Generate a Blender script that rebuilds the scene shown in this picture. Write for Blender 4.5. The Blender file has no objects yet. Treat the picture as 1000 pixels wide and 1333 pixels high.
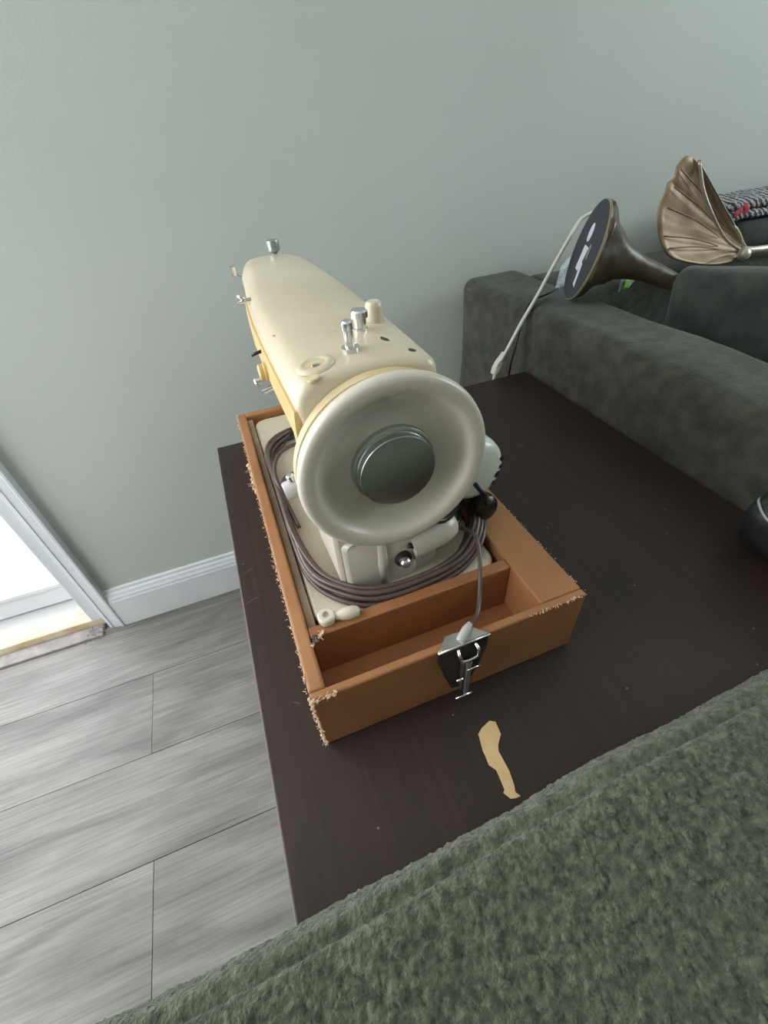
import bpy, bmesh, math, random
from mathutils import Vector, Matrix, noise
random.seed(7)
scene = bpy.context.scene
COL = scene.collection
PI = math.pi

# ------------------------------------------------------------------ camera
cam = bpy.data.cameras.new('camera')
cam.sensor_fit = 'HORIZONTAL'; cam.sensor_width = 36.0
cam.lens = 573.69 / 1000 * 36.0
cam.clip_start = 0.01
cam_o = bpy.data.objects.new('camera', cam); COL.objects.link(cam_o)
R0 = (0.93253984, -0.35402820, -0.07094701)     # camera right
R1 = (-0.28492022, -0.60083025, -0.74687582)    # camera down
R2 = (0.22178799, 0.71670569, -0.66116793)      # camera forward
cm = Matrix.Identity(4)
for i in range(3):
    cm[i][0] = R0[i]; cm[i][1] = -R1[i]; cm[i][2] = -R2[i]
cm[0][3], cm[1][3], cm[2][3] = 0.0, -0.884, 0.916
cam_o.matrix_world = cm
scene.camera = cam_o

# ------------------------------------------------------------------ world, daylight, exposure
world = bpy.data.worlds.new('world'); scene.world = world; world.use_nodes = True
bg = world.node_tree.nodes['Background']
bg.inputs[0].default_value = (0.90, 0.95, 1.0, 1); bg.inputs[1].default_value = 3.0

def area(name, loc, target, sx, sy, power, col):
    l = bpy.data.lights.new(name, 'AREA'); l.shape = 'RECTANGLE'; l.size = sx; l.size_y = sy
    l.energy = power; l.color = col
    o = bpy.data.objects.new(name, l); COL.objects.link(o); o.location = loc
    o.rotation_euler = (Vector(target) - Vector(loc)).to_track_quat('-Z', 'Y').to_euler()
    return o
# daylight by the glazed door, plus two added fill lights from unseen side openings
area('door_daylight', (-0.95, 0.30, 1.15), (-0.95, -1.0, 0.7), 0.85, 1.8, 26, (0.92, 0.96, 1.0))
area('left_fill_light', (-1.72, -0.66, 1.20), (0.0, -0.55, 0.7), 1.2, 1.85, 34, (0.95, 0.98, 1.0))
area('right_fill_light', (2.85, -1.1, 1.7), (1.0, -0.4, 1.2), 1.2, 1.0, 30, (0.84, 0.98, 1.0))

scene.view_settings.view_transform = 'Standard'
scene.view_settings.look = 'None'
scene.view_settings.gamma = 1.0
scene.view_settings.use_curve_mapping = False
scene.view_settings.exposure = -0.1
scene.cycles.max_bounces = 8
scene.cycles.diffuse_bounces = 5

# ------------------------------------------------------------------ helpers
def tag(o, label=None, cat=None, group=None, kind=None):
    if label: o['label'] = label
    if cat: o['category'] = cat
    if group: o['group'] = group
    if kind: o['kind'] = kind
    return o

ROOTLOC = {}
def thing(name, label, cat, loc, group=None, kind=None):
    o = bpy.data.objects.new(name, None); COL.objects.link(o)
    o.location = loc; o.empty_display_size = 0.05
    ROOTLOC[o.name] = Vector(loc)
    return tag(o, label, cat, group, kind)

def link(o, parent):
    COL.objects.link(o)
    if parent is not None:
        o.parent = parent
        if parent.name in ROOTLOC:
            o.matrix_parent_inverse = Matrix.Translation(-ROOTLOC[parent.name])
    return o

def obj_bm(name, bm, mat, parent=None, smooth=False):
    me = bpy.data.meshes.new(name)
    bmesh.ops.recalc_face_normals(bm, faces=bm.faces[:])
    bm.to_mesh(me); bm.free()
    if smooth:
        for p in me.polygons: p.use_smooth = True
    if mat: me.materials.append(mat)
    return link(bpy.data.objects.new(name, me), parent)

def obj_vf(name, verts, faces, mat, parent=None, smooth=False):
    me = bpy.data.meshes.new(name)
    me.from_pydata([tuple(v) for v in verts], [], faces)
    bm = bmesh.new(); bm.from_mesh(me); bmesh.ops.recalc_face_normals(bm, faces=bm.faces[:]); bm.to_mesh(me); bm.free()
    if smooth:
        for p in me.polygons: p.use_smooth = True
    if mat: me.materials.append(mat)
    return link(bpy.data.objects.new(name, me), parent)

def add_box(bm, x0, x1, y0, y1, z0, z1, bevel=0.0, seg=2):
    r = bmesh.ops.create_cube(bm, size=1.0)
    vs = r['verts']
    for v in vs:
        v.co.x = x0 + (v.co.x + .5) * (x1 - x0)
        v.co.y = y0 + (v.co.y + .5) * (y1 - y0)
        v.co.z = z0 + (v.co.z + .5) * (z1 - z0)
    if bevel > 0:
        es = list({e for v in vs for e in v.link_edges})
        bmesh.ops.bevel(bm, geom=es, offset=bevel, segments=seg, profile=0.5, affect='EDGES')

def box(name, x0, x1, y0, y1, z0, z1, mat, parent=None, bevel=0.0, seg=2, smooth=False):
    bm = bmesh.new(); add_box(bm, x0, x1, y0, y1, z0, z1, bevel, seg)
    return obj_bm(name, bm, mat, parent, smooth)

def catmull(pts, n=8, closed=False):
    P = [Vector(p) for p in pts]; out = []
    m = len(P)
    rng = range(m if closed else m - 1)
    for i in rng:
        if closed:
            a, b, c, d = P[(i - 1) % m], P[i], P[(i + 1) % m], P[(i + 2) % m]
        else:
            a, b, c, d = P[max(i - 1, 0)], P[i], P[i + 1], P[min(i + 2, m - 1)]
        for k in range(n):
            t = k / n
            out.append(0.5 * ((2 * b) + (c - a) * t + (2 * a - 5 * b + 4 * c - d) * t * t + (3 * b - a - 3 * c + d) * t ** 3))
    if not closed: out.append(P[-1])
    return out

def tube_data(pts, rad, seg=8, closed=False, cap=True):
    P = [Vector(p) for p in pts]; n = len(P)
    verts, faces = [], []
    T = []
    for i in range(n):
        if closed: t = P[(i + 1) % n] - P[i - 1]
        else: t = P[min(i + 1, n - 1)] - P[max(i - 1, 0)]
        T.append(t.normalized() if t.length > 1e-9 else Vector((0, 0, 1)))
    up = Vector((0, 0, 1)) if abs(T[0].z) < .9 else Vector((1, 0, 0))
    N = (up - T[0] * up.dot(T[0])).normalized()
    for i in range(n):
        N = (N - T[i] * N.dot(T[i])).normalized()
        B = T[i].cross(N)
        r = rad(i / (n - 1)) if callable(rad) else rad
        for k in range(seg):
            a = 2 * PI * k / seg
            verts.append(P[i] + (N * math.cos(a) + B * math.sin(a)) * r)
    for i in range(n if closed else n - 1):
        j = (i + 1) % n
        for k in range(seg):
            l = (k + 1) % seg
            faces.append((i * seg + k, i * seg + l, j * seg + l, j * seg + k))
    if cap and not closed:
        faces.append(tuple(range(seg - 1, -1, -1)))
        faces.append(tuple((n - 1) * seg + k for k in range(seg)))
    return verts, faces

def tube(name, pts, rad, mat, parent=None, seg=8, closed=False):
    v, f = tube_data(pts, rad, seg, closed)
    return obj_vf(name, v, f, mat, parent, True)

def lathe(name, prof, org, axis, mat, parent=None, seg=48, smooth=True, sharp=True):
    """prof: (radius, distance along axis) from one end to the other."""
    ax = Vector(axis).normalized(); org = Vector(org)
    u = Vector((0, 0, 1)) if abs(ax.z) < .9 else Vector((1, 0, 0))
    u = (u - ax * u.dot(ax)).normalized(); w = ax.cross(u)
    verts, faces, rings = [], [], []
    for r, d in prof:
        if r < 1e-6:
            rings.append([len(verts)]); verts.append(org + ax * d)
        else:
            ids = []
            for k in range(seg):
                a = 2 * PI * k / seg
                ids.append(len(verts)); verts.append(org + ax * d + (u * math.cos(a) + w * math.sin(a)) * r)
            rings.append(ids)
    for A, B in zip(rings[:-1], rings[1:]):
        for k in range(seg):
            l = (k + 1) % seg
            if len(A) == 1 and len(B) == 1: continue
            if len(A) == 1: faces.append((A[0], B[k], B[l]))
            elif len(B) == 1: faces.append((A[k], A[l], B[0]))
            else: faces.append((A[k], A[l], B[l], B[k]))
    if len(rings[0]) > 1: faces.append(tuple(rings[0][::-1]))
    if len(rings[-1]) > 1: faces.append(tuple(rings[-1]))
    o = obj_vf(name, verts, faces, mat, parent, smooth)
    if smooth and sharp: autosmooth(o, 38)
    return o

def autosmooth(o, deg):
    me = o.data; bm = bmesh.new(); bm.from_mesh(me)
    lim = math.radians(deg)
    for e in bm.edges:
        if len(e.link_faces) == 2 and e.calc_face_angle(0) > lim: e.smooth = False
    bm.to_mesh(me); bm.free()

def loft(name, rings, mat, parent=None, caps=True, deg=40):
    verts, faces = [], []; n = len(rings[0])
    for r in rings: verts += [tuple(p) for p in r]
    for i in range(len(rings) - 1):
        for k in range(n):
            l = (k + 1) % n
            faces.append((i * n + k, i * n + l, (i + 1) * n + l, (i + 1) * n + k))
    if caps:
        faces.append(tuple(range(n - 1, -1, -1))); faces.append(tuple((len(rings) - 1) * n + k for k in range(n)))
    o = obj_vf(name, verts, faces, mat, parent, True); autosmooth(o, deg)
    return o

def prism(name, outline, z0, z1, mat, parent=None, bevel=0.0):
    bm = bmesh.new()
    vs = [bm.verts.new((x, y, z0)) for x, y in outline]
    f = bm.faces.new(vs)
    r = bmesh.ops.extrude_face_region(bm, geom=[f])
    for v in r['geom']:
        if isinstance(v, bmesh.types.BMVert): v.co.z = z1
    if bevel > 0:
        es = [e for e in bm.edges if all(abs(v.co.z - z1) < 1e-6 for v in e.verts)]
        bmesh.ops.bevel(bm, geom=es, offset=bevel, segments=2, profile=.5, affect='EDGES')
    return obj_bm(name, bm, mat, parent)

def rrect(x0, x1, y0, y1, r, n=6):
    out = []
    for cx, cy, a0 in ((x1 - r, y1 - r, 0), (x0 + r, y1 - r, 90), (x0 + r, y0 + r, 180), (x1 - r, y0 + r, 270)):
        for k in range(n + 1):
            a = math.radians(a0 + 90 * k / n)
            out.append((cx + r * math.cos(a), cy + r * math.sin(a)))
    return out

# ------------------------------------------------------------------ materials
def newmat(name):
    m = bpy.data.materials.new(name); m.use_nodes = True
    nt = m.node_tree; b = nt.nodes['Principled BSDF']
    return m, nt, b
def nd(nt, t, **kw):
    n = nt.nodes.new(t)
    for k, v in kw.items(): setattr(n, k, v)
    return n
def plain(name, col, rough=.5, metal=0.0, spec=None):
    m, nt, b = newmat(name)
    b.inputs['Base Color'].default_value = (*col, 1); b.inputs['Roughness'].default_value = rough
    b.inputs['Metallic'].default_value = metal
    if spec is not None: b.inputs['Specular IOR Level'].default_value = spec
    return m
def noisy(name, c1, c2, scale=8, rough=.5, bump=0.0, bscale=200, metal=0.0, detail=4, lo=.35, hi=.65, stretch=None, bdist=.001, rnd=False, spec=None, sheen=0):
    m, nt, b = newmat(name)
    tc = nd(nt, 'ShaderNodeTexCoord'); mp = nd(nt, 'ShaderNodeMapping')
    nt.links.new(tc.outputs['Object'], mp.inputs['Vector'])
    if stretch: mp.inputs['Scale'].default_value = stretch
    if rnd:
        oi = nd(nt, 'ShaderNodeObjectInfo'); vm = nd(nt, 'ShaderNodeVectorMath', operation='SCALE')
        cx = nd(nt, 'ShaderNodeCombineXYZ'); 
        for k in range(3): nt.links.new(oi.outputs['Random'], cx.inputs[k])
        vm.inputs['Scale'].default_value = 37.0; nt.links.new(cx.outputs[0], vm.inputs[0])
        nt.links.new(vm.outputs[0], mp.inputs['Location'])
    n = nd(nt, 'ShaderNodeTexNoise'); n.inputs['Scale'].default_value = scale; n.inputs['Detail'].default_value = detail
    nt.links.new(mp.outputs[0], n.inputs['Vector'])
    r = nd(nt, 'ShaderNodeValToRGB')
    r.color_ramp.elements[0].position = lo; r.color_ramp.elements[0].color = (*c1, 1)
    r.color_ramp.elements[1].position = hi; r.color_ramp.elements[1].color = (*c2, 1)
    nt.links.new(n.outputs['Fac'], r.inputs[0]); nt.links.new(r.outputs[0], b.inputs['Base Color'])
    b.inputs['Roughness'].default_value = rough; b.inputs['Metallic'].default_value = metal
    if spec is not None: b.inputs['Specular IOR Level'].default_value = spec
    if sheen: b.inputs['Sheen Weight'].default_value = sheen
    if bump > 0:
        n2 = nd(nt, 'ShaderNodeTexNoise'); n2.inputs['Scale'].default_value = bscale; n2.inputs['Detail'].default_value = 3
        nt.links.new(mp.outputs[0], n2.inputs['Vector'])
        bp = nd(nt, 'ShaderNodeBump'); bp.inputs['Strength'].default_value = bump; bp.inputs['Distance'].default_value = bdist
        nt.links.new(n2.outputs['Fac'], bp.inputs['Height']); nt.links.new(bp.outputs[0], b.inputs['Normal'])
    return m

M_wall = noisy('wall_paint', (.495, .524, .480), (.525, .554, .510), 3.0, .55, .25, 420, bdist=.0006)
M_white = noisy('white_trim_paint', (.66, .68, .70), (.74, .75, .76), 6, .4, .05, 60)
M_ceil = plain('ceiling_paint', (.75, .75, .73), .8)
M_sub = plain('floor_joint', (.10, .09, .085), .9)
M_sill = noisy('worn_sill_wood', (.55, .42, .25), (.78, .68, .52), 14, .6, .2, 120, stretch=(1, 6, 1))
nt = M_sill.node_tree; b = nt.nodes['Principled BSDF']
_tc = nd(nt, 'ShaderNodeTexCoord'); _sx = nd(nt, 'ShaderNodeSeparateXYZ'); nt.links.new(_tc.outputs['Object'], _sx.inputs[0])
_ns = nd(nt, 'ShaderNodeTexNoise'); _ns.inputs['Scale'].default_value = 9; nt.links.new(_tc.outputs['Object'], _ns.inputs['Vector'])
_mm = nd(nt, 'ShaderNodeMath', operation='MULTIPLY_ADD'); _mm.inputs[1].default_value = .05; nt.links.new(_ns.outputs['Fac'], _mm.inputs[0]); nt.links.new(_sx.outputs['Y'], _mm.inputs[2])
_mr = nd(nt, 'ShaderNodeMapRange'); _mr.inputs['From Min'].default_value = .062; _mr.inputs['From Max'].default_value = .100; nt.links.new(_mm.outputs[0], _mr.inputs['Value'])
_mx = nd(nt, 'ShaderNodeMix', data_type='RGBA'); _mx.inputs['B'].default_value = (.56, .56, .55, 1)
_src = b.inputs['Base Color'].links[0].from_socket
nt.links.new(_mr.outputs[0], _mx.inputs['Factor']); nt.links.new(_src, _mx.inputs['A']); nt.links.new(_mx.outputs['Result'], b.inputs['Base Color'])
M_strip = noisy('dirty_strip', (.22, .20, .19), (.31, .285, .27), 40, .8, .4, 200)
M_case = noisy('tan_leatherette', (.30, .128, .046), (.38, .174, .068), 14, .55, .35, 900, bdist=.0004)
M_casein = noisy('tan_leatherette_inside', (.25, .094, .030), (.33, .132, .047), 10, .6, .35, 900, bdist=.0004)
M_lip = noisy('grey_tan_board', (.26, .18, .115), (.36, .26, .175), 40, .8)
M_fray = noisy('frayed_board', (.50, .33, .19), (.70, .52, .34), 200, .9)
M_cream = noisy('aged_cream_enamel', (.56, .48, .335), (.64, .56, .41), 9, .28, .04, 250, lo=.3, hi=.7)
M_cream2 = noisy('aged_yellow_enamel', (.60, .41, .15), (.66, .49, .22), 20, .35)
M_tan = noisy('tan_enamel_and_shade', (.55, .42, .22), (.63, .51, .31), 20, .4)  # own tan of plug and chips; painted shade on the neck
M_bed = noisy('cream_bed_enamel', (.56, .49, .36), (.62, .56, .43), 12, .35)
M_wheel = noisy('ivory_wheel_enamel', (.56, .51, .415), (.61, .56, .465), 12, .32)
M_body = noisy('grey_cream_body', (.50, .46, .38), (.56, .52, .44), 12, .3)
M_housing = plain('pale_green_housing', (.60, .62, .52), .25)
M_chrome = plain('chrome', (.78, .78, .78), .18, 1.0)
M_hub = noisy('brushed_steel_cap', (.22, .225, .215), (.32, .325, .31), 60, .42, metal=1.0)
M_hubrim = plain('steel_cap_edge', (.52, .55, .52), .25, 1.0)
M_black = plain('black_plastic', (.012, .011, .010), .3)
M_hole = plain('dark_hole', (.05, .04, .03), .8)
M_cord = noisy('brown_cord_rubber', (.075, .050, .042), (.105, .072, .060), 30, .32)
M_plug = plain('grey_plug', (.40, .39, .36), .4)
M_steel = noisy('worn_latch_steel', (.40, .39, .35), (.58, .57, .53), 120, .35, metal=.9)
M_latchdark = noisy('dark_latch_steel', (.030, .024, .020), (.060, .050, .042), 80, .55, metal=.4)
M_brass = noisy('worn_brass', (.60, .50, .26), (.75, .68, .48), 90, .35, metal=.8)
M_chip = noisy('bare_fibreboard', (.56, .38, .16), (.64, .46, .23), 60, .8)
M_leaf = noisy('brown_metal_leaf', (.30, .205, .120), (.40, .285, .175), 22, .5, .2, 90, metal=.25, stretch=(1, 1, 1))
M_leaf2 = noisy('silver_leaf_edge', (.42, .38, .30), (.62, .58, .48), 40, .35, metal=.6)
M_vein = plain('leaf_vein', (.20, .125, .07), .5)
M_lamp = noisy('bronzed_wood', (.040, .027, .016), (.085, .060, .034), 26, .38, .35, 70, stretch=(1, 1, 1), bdist=.002)
M_lampedge = plain('bronze_edge', (.20, .17, .10), .4)
M_felt = noisy('dark_felt', (.030, .031, .038), (.042, .043, .052), 200, .8)
M_sticker = plain('white_print', (.62, .62, .70), .6)
M_sticker2 = plain('grey_print', (.20, .20, .17), .6)
M_whitecord = plain('white_cord', (.58, .58, .50), .45)
M_green = plain('green_print', (.16, .42, .03), .5)
M_bag = noisy('black_leather', (.010, .010, .012), (.022, .023, .025), 40, .35, .5, 160)
M_piping = plain('grey_piping', (.34, .34, .34), .5)
M_weave_red = plain('red_tuft', (.50, .05, .08), .8)

# clear plastic film
M_film, nt, b = newmat('clear_film')
b.inputs['Base Color'].default_value = (.70, .80, .86, 1); b.inputs['Roughness'].default_value = .2
b.inputs['Alpha'].default_value = .30
# window glass
M_glass, nt, b = newmat('window_glass')
out = nt.nodes['Material Output']
tr = nd(nt, 'ShaderNodeBsdfTransparent'); gl = nd(nt, 'ShaderNodeBsdfGlossy'); gl.inputs['Roughness'].default_value = .02
mx = nd(nt, 'ShaderNodeMixShader'); mx.inputs[0].default_value = .06
nt.links.new(tr.outputs[0], mx.inputs[1]); nt.links.new(gl.outputs[0], mx.inputs[2]); nt.links.new(mx.outputs[0], out.inputs[0])

# dark wood-print table foil: faint grain, dust specks, scratches
M_table, nt, b = newmat('black_brown_foil')
tc = nd(nt, 'ShaderNodeTexCoord'); mp = nd(nt, 'ShaderNodeMapping'); mp.inputs['Scale'].default_value = (60, 3, 10)
nt.links.new(tc.outputs['Object'], mp.inputs[0])
n = nd(nt, 'ShaderNodeTexNoise'); n.inputs['Scale'].default_value = 4; n.inputs['Detail'].default_value = 5
nt.links.new(mp.outputs[0], n.inputs['Vector'])
r = nd(nt, 'ShaderNodeValToRGB'); r.color_ramp.elements[0].position = .3; r.color_ramp.elements[1].position = .75
r.color_ramp.elements[0].color = (.022, .0130, .0105, 1); r.color_ramp.elements[1].color = (.037, .022, .0175, 1)
nt.links.new(n.outputs['Fac'], r.inputs[0])
v = nd(nt, 'ShaderNodeTexVoronoi', voronoi_dimensions='2D'); v.inputs['Scale'].default_value = 38
nt.links.new(tc.outputs['Object'], v.inputs['Vector'])
lt = nd(nt, 'ShaderNodeMath', operation='LESS_THAN'); lt.inputs[1].default_value = .030
nt.links.new(v.outputs['Distance'], lt.inputs[0])
sep = nd(nt, 'ShaderNodeSeparateColor'); nt.links.new(v.outputs['Color'], sep.inputs[0])
l2 = nd(nt, 'ShaderNodeMath', operation='LESS_THAN'); l2.inputs[1].default_value = .09; nt.links.new(sep.outputs[0], l2.inputs[0])
ml = nd(nt, 'ShaderNodeMath', operation='MULTIPLY'); nt.links.new(lt.outputs[0], ml.inputs[0]); nt.links.new(l2.outputs[0], ml.inputs[1])
mxc = nd(nt, 'ShaderNodeMix', data_type='RGBA'); mxc.inputs['B'].default_value = (.16, .14, .12, 1)
nt.links.new(ml.outputs[0], mxc.inputs['Factor']); nt.links.new(r.outputs[0], mxc.inputs['A'])
nt.links.new(mxc.outputs['Result'], b.inputs['Base Color'])
n2 = nd(nt, 'ShaderNodeTexNoise'); n2.inputs['Scale'].default_value = 9; n2.inputs['Detail'].default_value = 6
nt.links.new(tc.outputs['Object'], n2.inputs['Vector'])
mr = nd(nt, 'ShaderNodeMapRange'); mr.inputs['To Min'].default_value = .36; mr.inputs['To Max'].default_value = .58
nt.links.new(n2.outputs['Fac'], mr.inputs['Value']); nt.links.new(mr.outputs[0], b.inputs['Roughness'])
b.inputs['Specular IOR Level'].default_value = .34
M_tedge = plain('worn_foil_edge', (.26, .22, .19), .6)

# grey wood-print floor planks, each plank reads its own part of the grain
M_plank, nt, b = newmat('grey_plank')
tc = nd(nt, 'ShaderNodeTexCoord'); oi = nd(nt, 'ShaderNodeObjectInfo')
cx = nd(nt, 'ShaderNodeCombineXYZ')
mu = nd(nt, 'ShaderNodeMath', operation='MULTIPLY'); mu.inputs[1].default_value = 53.0
nt.links.new(oi.outputs['Random'], mu.inputs[0])
for k in range(3): nt.links.new(mu.outputs[0], cx.inputs[k])
ad = nd(nt, 'ShaderNodeVectorMath', operation='ADD'); nt.links.new(tc.outputs['Object'], ad.inputs[0]); nt.links.new(cx.outputs[0], ad.inputs[1])
mp = nd(nt, 'ShaderNodeMapping'); mp.inputs['Scale'].default_value = (2.2, 11, 1); nt.links.new(ad.outputs[0], mp.inputs[0])
n = nd(nt, 'ShaderNodeTexNoise'); n.inputs['Scale'].default_value = 1.6; n.inputs['Detail'].default_value = 6; n.inputs['Distortion'].default_value = .7
nt.links.new(mp.outputs[0], n.inputs['Vector'])
r = nd(nt, 'ShaderNodeValToRGB'); r.color_ramp.elements[0].position = .30; r.color_ramp.elements[1].position = .64
r.color_ramp.elements[0].color = (.140, .128, .117, 1); r.color_ramp.elements[1].color = (.262, .247, .228, 1)
nt.links.new(n.outputs['Fac'], r.inputs[0])
mp2 = nd(nt, 'ShaderNodeMapping'); mp2.inputs['Scale'].default_value = (3, 90, 1); nt.links.new(ad.outputs[0], mp2.inputs[0])
nf = nd(nt, 'ShaderNodeTexNoise'); nf.inputs['Scale'].default_value = 2.5; nf.inputs['Detail'].default_value = 4; nf.inputs['Distortion'].default_value = .4
nt.links.new(mp2.outputs[0], nf.inputs['Vector'])
r2 = nd(nt, 'ShaderNodeValToRGB'); r2.color_ramp.elements[0].position = .3; r2.color_ramp.elements[1].position = .6
r2.color_ramp.elements[0].color = (.70, .69, .68, 1); r2.color_ramp.elements[1].color = (1, 1, 1, 1)
nt.links.new(nf.outputs['Fac'], r2.inputs[0])
mm = nd(nt, 'ShaderNodeMix', data_type='RGBA', blend_type='MULTIPLY'); mm.inputs['Factor'].default_value = 1
nt.links.new(r.outputs[0], mm.inputs['A']); nt.links.new(r2.outputs[0], mm.inputs['B'])
nt.links.new(mm.outputs['Result'], b.inputs['Base Color']); b.inputs['Roughness'].default_value = .58
bp = nd(nt, 'ShaderNodeBump'); bp.inputs['Strength'].default_value = .15; bp.inputs['Distance'].default_value = .0005
nt.links.new(nf.outputs['Fac'], bp.inputs['Height']); nt.links.new(bp.outputs[0], b.inputs['Normal'])

def fabric(name, c1, c2, scale, bscale, bump, bdist, sheen):
    return noisy(name, c1, c2, scale, .95, bump, bscale, detail=6, lo=.34, hi=.68, bdist=bdist, spec=.1, sheen=sheen)
M_sofa = fabric('green_chenille_shaded', (.036, .039, .029), (.070, .073, .055), 45, 380, .7, .002, .15)  # same chenille as the near arm, its shade put into a darker colour
M_sofafg = fabric('green_chenille', (.052, .060, .038), (.142, .152, .102), 210, 520, 1.0, .0022, .2)
M_cush = fabric('green_cushion_cloth', (.033, .039, .033), (.060, .068, .057), 30, 300, .6, .002, .15)

# striped woven throw
M_throw, nt, b = newmat('black_white_weave')
tc = nd(nt, 'ShaderNodeTexCoord'); mp = nd(nt, 'ShaderNodeMapping'); mp.inputs['Rotation'].default_value = (0, .75, .3)
nt.links.new(tc.outputs['Object'], mp.inputs[0])
wv = nd(nt, 'ShaderNodeTexWave'); wv.inputs['Scale'].default_value = 34; wv.inputs['Distortion'].default_value = 3.5; wv.inputs['Detail'].default_value = 3; wv.inputs['Detail Scale'].default_value = 4
nt.links.new(mp.outputs[0], wv.inputs['Vector'])
r = nd(nt, 'ShaderNodeValToRGB'); r.color_ramp.elements[0].position = .42; r.color_ramp.elements[1].position = .56
r.color_ramp.elements[0].color = (.06, .056, .065, 1); r.color_ramp.elements[1].color = (.42, .40, .41, 1)
nt.links.new(wv.outputs['Fac'], r.inputs[0]); nt.links.new(r.outputs[0], b.inputs['Base Color']); b.inputs['Roughness'].default_value = .95
bp = nd(nt, 'ShaderNodeBump'); bp.inputs['Strength'].default_value = .8; bp.inputs['Distance'].default_value = .004
nt.links.new(wv.outputs['Fac'], bp.inputs['Height']); nt.links.new(bp.outputs[0], b.inputs['Normal'])

# ------------------------------------------------------------------ the room
XL, XR, YF, ZC = -1.55, 2.7, -4.6, 2.4
DX0, DX1, DZ = -1.40, -0.487, 2.05          # door opening
fl = tag(box('floor', XL - .15, XR + .15, YF - .15, .15, -.06, -.0045, M_sub), kind='structure')
W = .1875
y1 = 0.0; row = 0
offs = [-.90, -.378, -.66, -.378 + .008, -.93, -.2, -.7]
while y1 > -2.3:
    y0 = y1 - W
    xs = offs[row % len(offs)] - 1.22
    while xs < XR:
        a, c = max(xs, XL), min(xs + 1.22, XR)
        if c - a > .02 and a < 1.3:
            bm = bmesh.new(); add_box(bm, a + .00015, c - .00015, y0 + .00035, y1 - .00035, -.012, random.uniform(-.0006, 0), .0006, 1)
            obj_bm('plank', bm, M_plank, fl)
        xs += 1.22
    y1 = y0; row += 1
bm = bmesh.new()
add_box(bm, XL, 1.35, YF, y1, -.012, -.0003)
add_box(bm, 1.35, XR, YF, 0, -.012, -.0003)
tag(obj_bm('plank_field', bm, M_plank, fl), kind='stuff')

def wallmesh(name, boxes, mat):
    bm = bmesh.new()
    for q in boxes: add_box(bm, *q)
    return tag(obj_bm(name, bm, mat), kind='structure')
wallmesh('wall_back', [(DX1, XR + .15, 0, .15, -.01, ZC), (DX0, DX1, 0, .15, DZ, ZC), (XL - .15, DX0, 0, .15, -.01, ZC)], M_wall)
wallmesh('wall_left', [(XL - .12, XL, -.06, 0, -.01, ZC), (XL - .12, XL, YF, -1.26, -.01, ZC), (XL - .12, XL, -1.26, -.06, -.01, .25), (XL - .12, XL, -1.26, -.06, 2.15, ZC)], M_wall)
wallmesh('wall_right', [(XR, XR + .12, -.5, 0, -.01, ZC), (XR, XR + .12, YF, -1.7, -.01, ZC), (XR, XR + .12, -1.7, -.5, -.01, 1.2), (XR, XR + .12, -1.7, -.5, 2.2, ZC)], M_wall)
wallmesh('wall_front', [(XL - .12, XR + .12, YF - .12, YF, -.01, ZC)], M_wall)
tag(box('ceiling', XL - .15, XR + .15, YF - .15, .15, ZC, ZC + .1, M_ceil), kind='structure')

def extrude_profile(name, prof, a, b, axis, mat, parent=None, kind=None):
    """prof in the plane across the axis; axis 'x' -> prof (y,z), axis 'z' -> prof (x,y)"""
    n = len(prof)
    mk = (lambda p, t: (t, p[0], p[1])) if axis == 'x' else (lambda p, t: (p[0], p[1], t))
    vs = [mk(p, a) for p in prof] + [mk(p, b) for p in prof]
    fs = [(k, (k + 1) % n, n + (k + 1) % n, n + k) for k in range(n)] + [tuple(range(n))[::-1], tuple(range(n, 2 * n))]
    o = obj_vf(name, vs, fs, mat, parent)
    if kind: tag(o, kind=kind)
    return o
bbp = [(0, 0), (-.014, 0), (-.014, .088), (-.0125, .092), (-.0125, .098), (-.010, .103), (-.0085, .110), (-.0055, .114), (-.0055, .121), (-.003, .124), (0, .124)]
extrude_profile('baseboard_back', bbp, -.4505, XR, 'x', M_white, kind='structure')
cz = [(-.4505, 0), (-.4505, -.014), (-.4525, -.016), (-.4575, -.016), (-.4600, -.0125), (-.4640, -.0120), (-.4760, -.0105), (-.4785, -.012), (-.4800, -.010), (-.4850, -.009), (-.4870, -.006), (-.4870, 0)]
t1 = extrude_profile('trim_1', cz, 0, DZ + .036, 'z', M_white, kind='structure')
cz2 = [(2 * ((DX0 + DX1) / 2) - x, y) for x, y in cz]
extrude_profile('trim_2', cz2, 0, DZ + .036, 'z', M_white, kind='structure')
tag(box('trim_3', DX0 - .036, DX1 + .036, -.015, 0, DZ, DZ + .05, M_white, bevel=.002), kind='structure')

dr = thing('door_1', None, None, ((DX0 + DX1) / 2, .12, 0), kind='structure')
box('jamb', DX1 - .030, DX1, .004, .15, .03, DZ, M_white, dr, .002)
box('jamb', DX0, DX0 + .030, .004, .15, .03, DZ, M_white, dr, .002)
sx0, sx1 = DX0 + .031, DX1 - .031
box('bottom_rail', sx0, sx1, .105, .145, .032, .094, M_white, dr, .003)
box('stile', sx1 - .046, sx1, .105, .145, .095, DZ - .08, M_white, dr, .003)
box('stile', sx0, sx0 + .06, .105, .145, .095, DZ - .08, M_white, dr, .003)
box('top_rail', sx0, sx1, .105, .145, DZ - .079, DZ - .01, M_white, dr, .003)
box('glazing_bead', sx0 + .06, sx1 - .046, .098, .106, .090, .102, M_white, dr, .002)
box('glazing_bead', sx1 - .055, sx1 - .044, .098, .106, .103, DZ - .08, M_white, dr, .002)
box('pane', sx0 + .055, sx1 - .044, .121, .127, .09, DZ - .075, M_glass, dr)
sl = tag(box('trim_4', DX0, DX1, .012, .15, -.002, .026, M_sill, bevel=.003), kind='structure')
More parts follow.
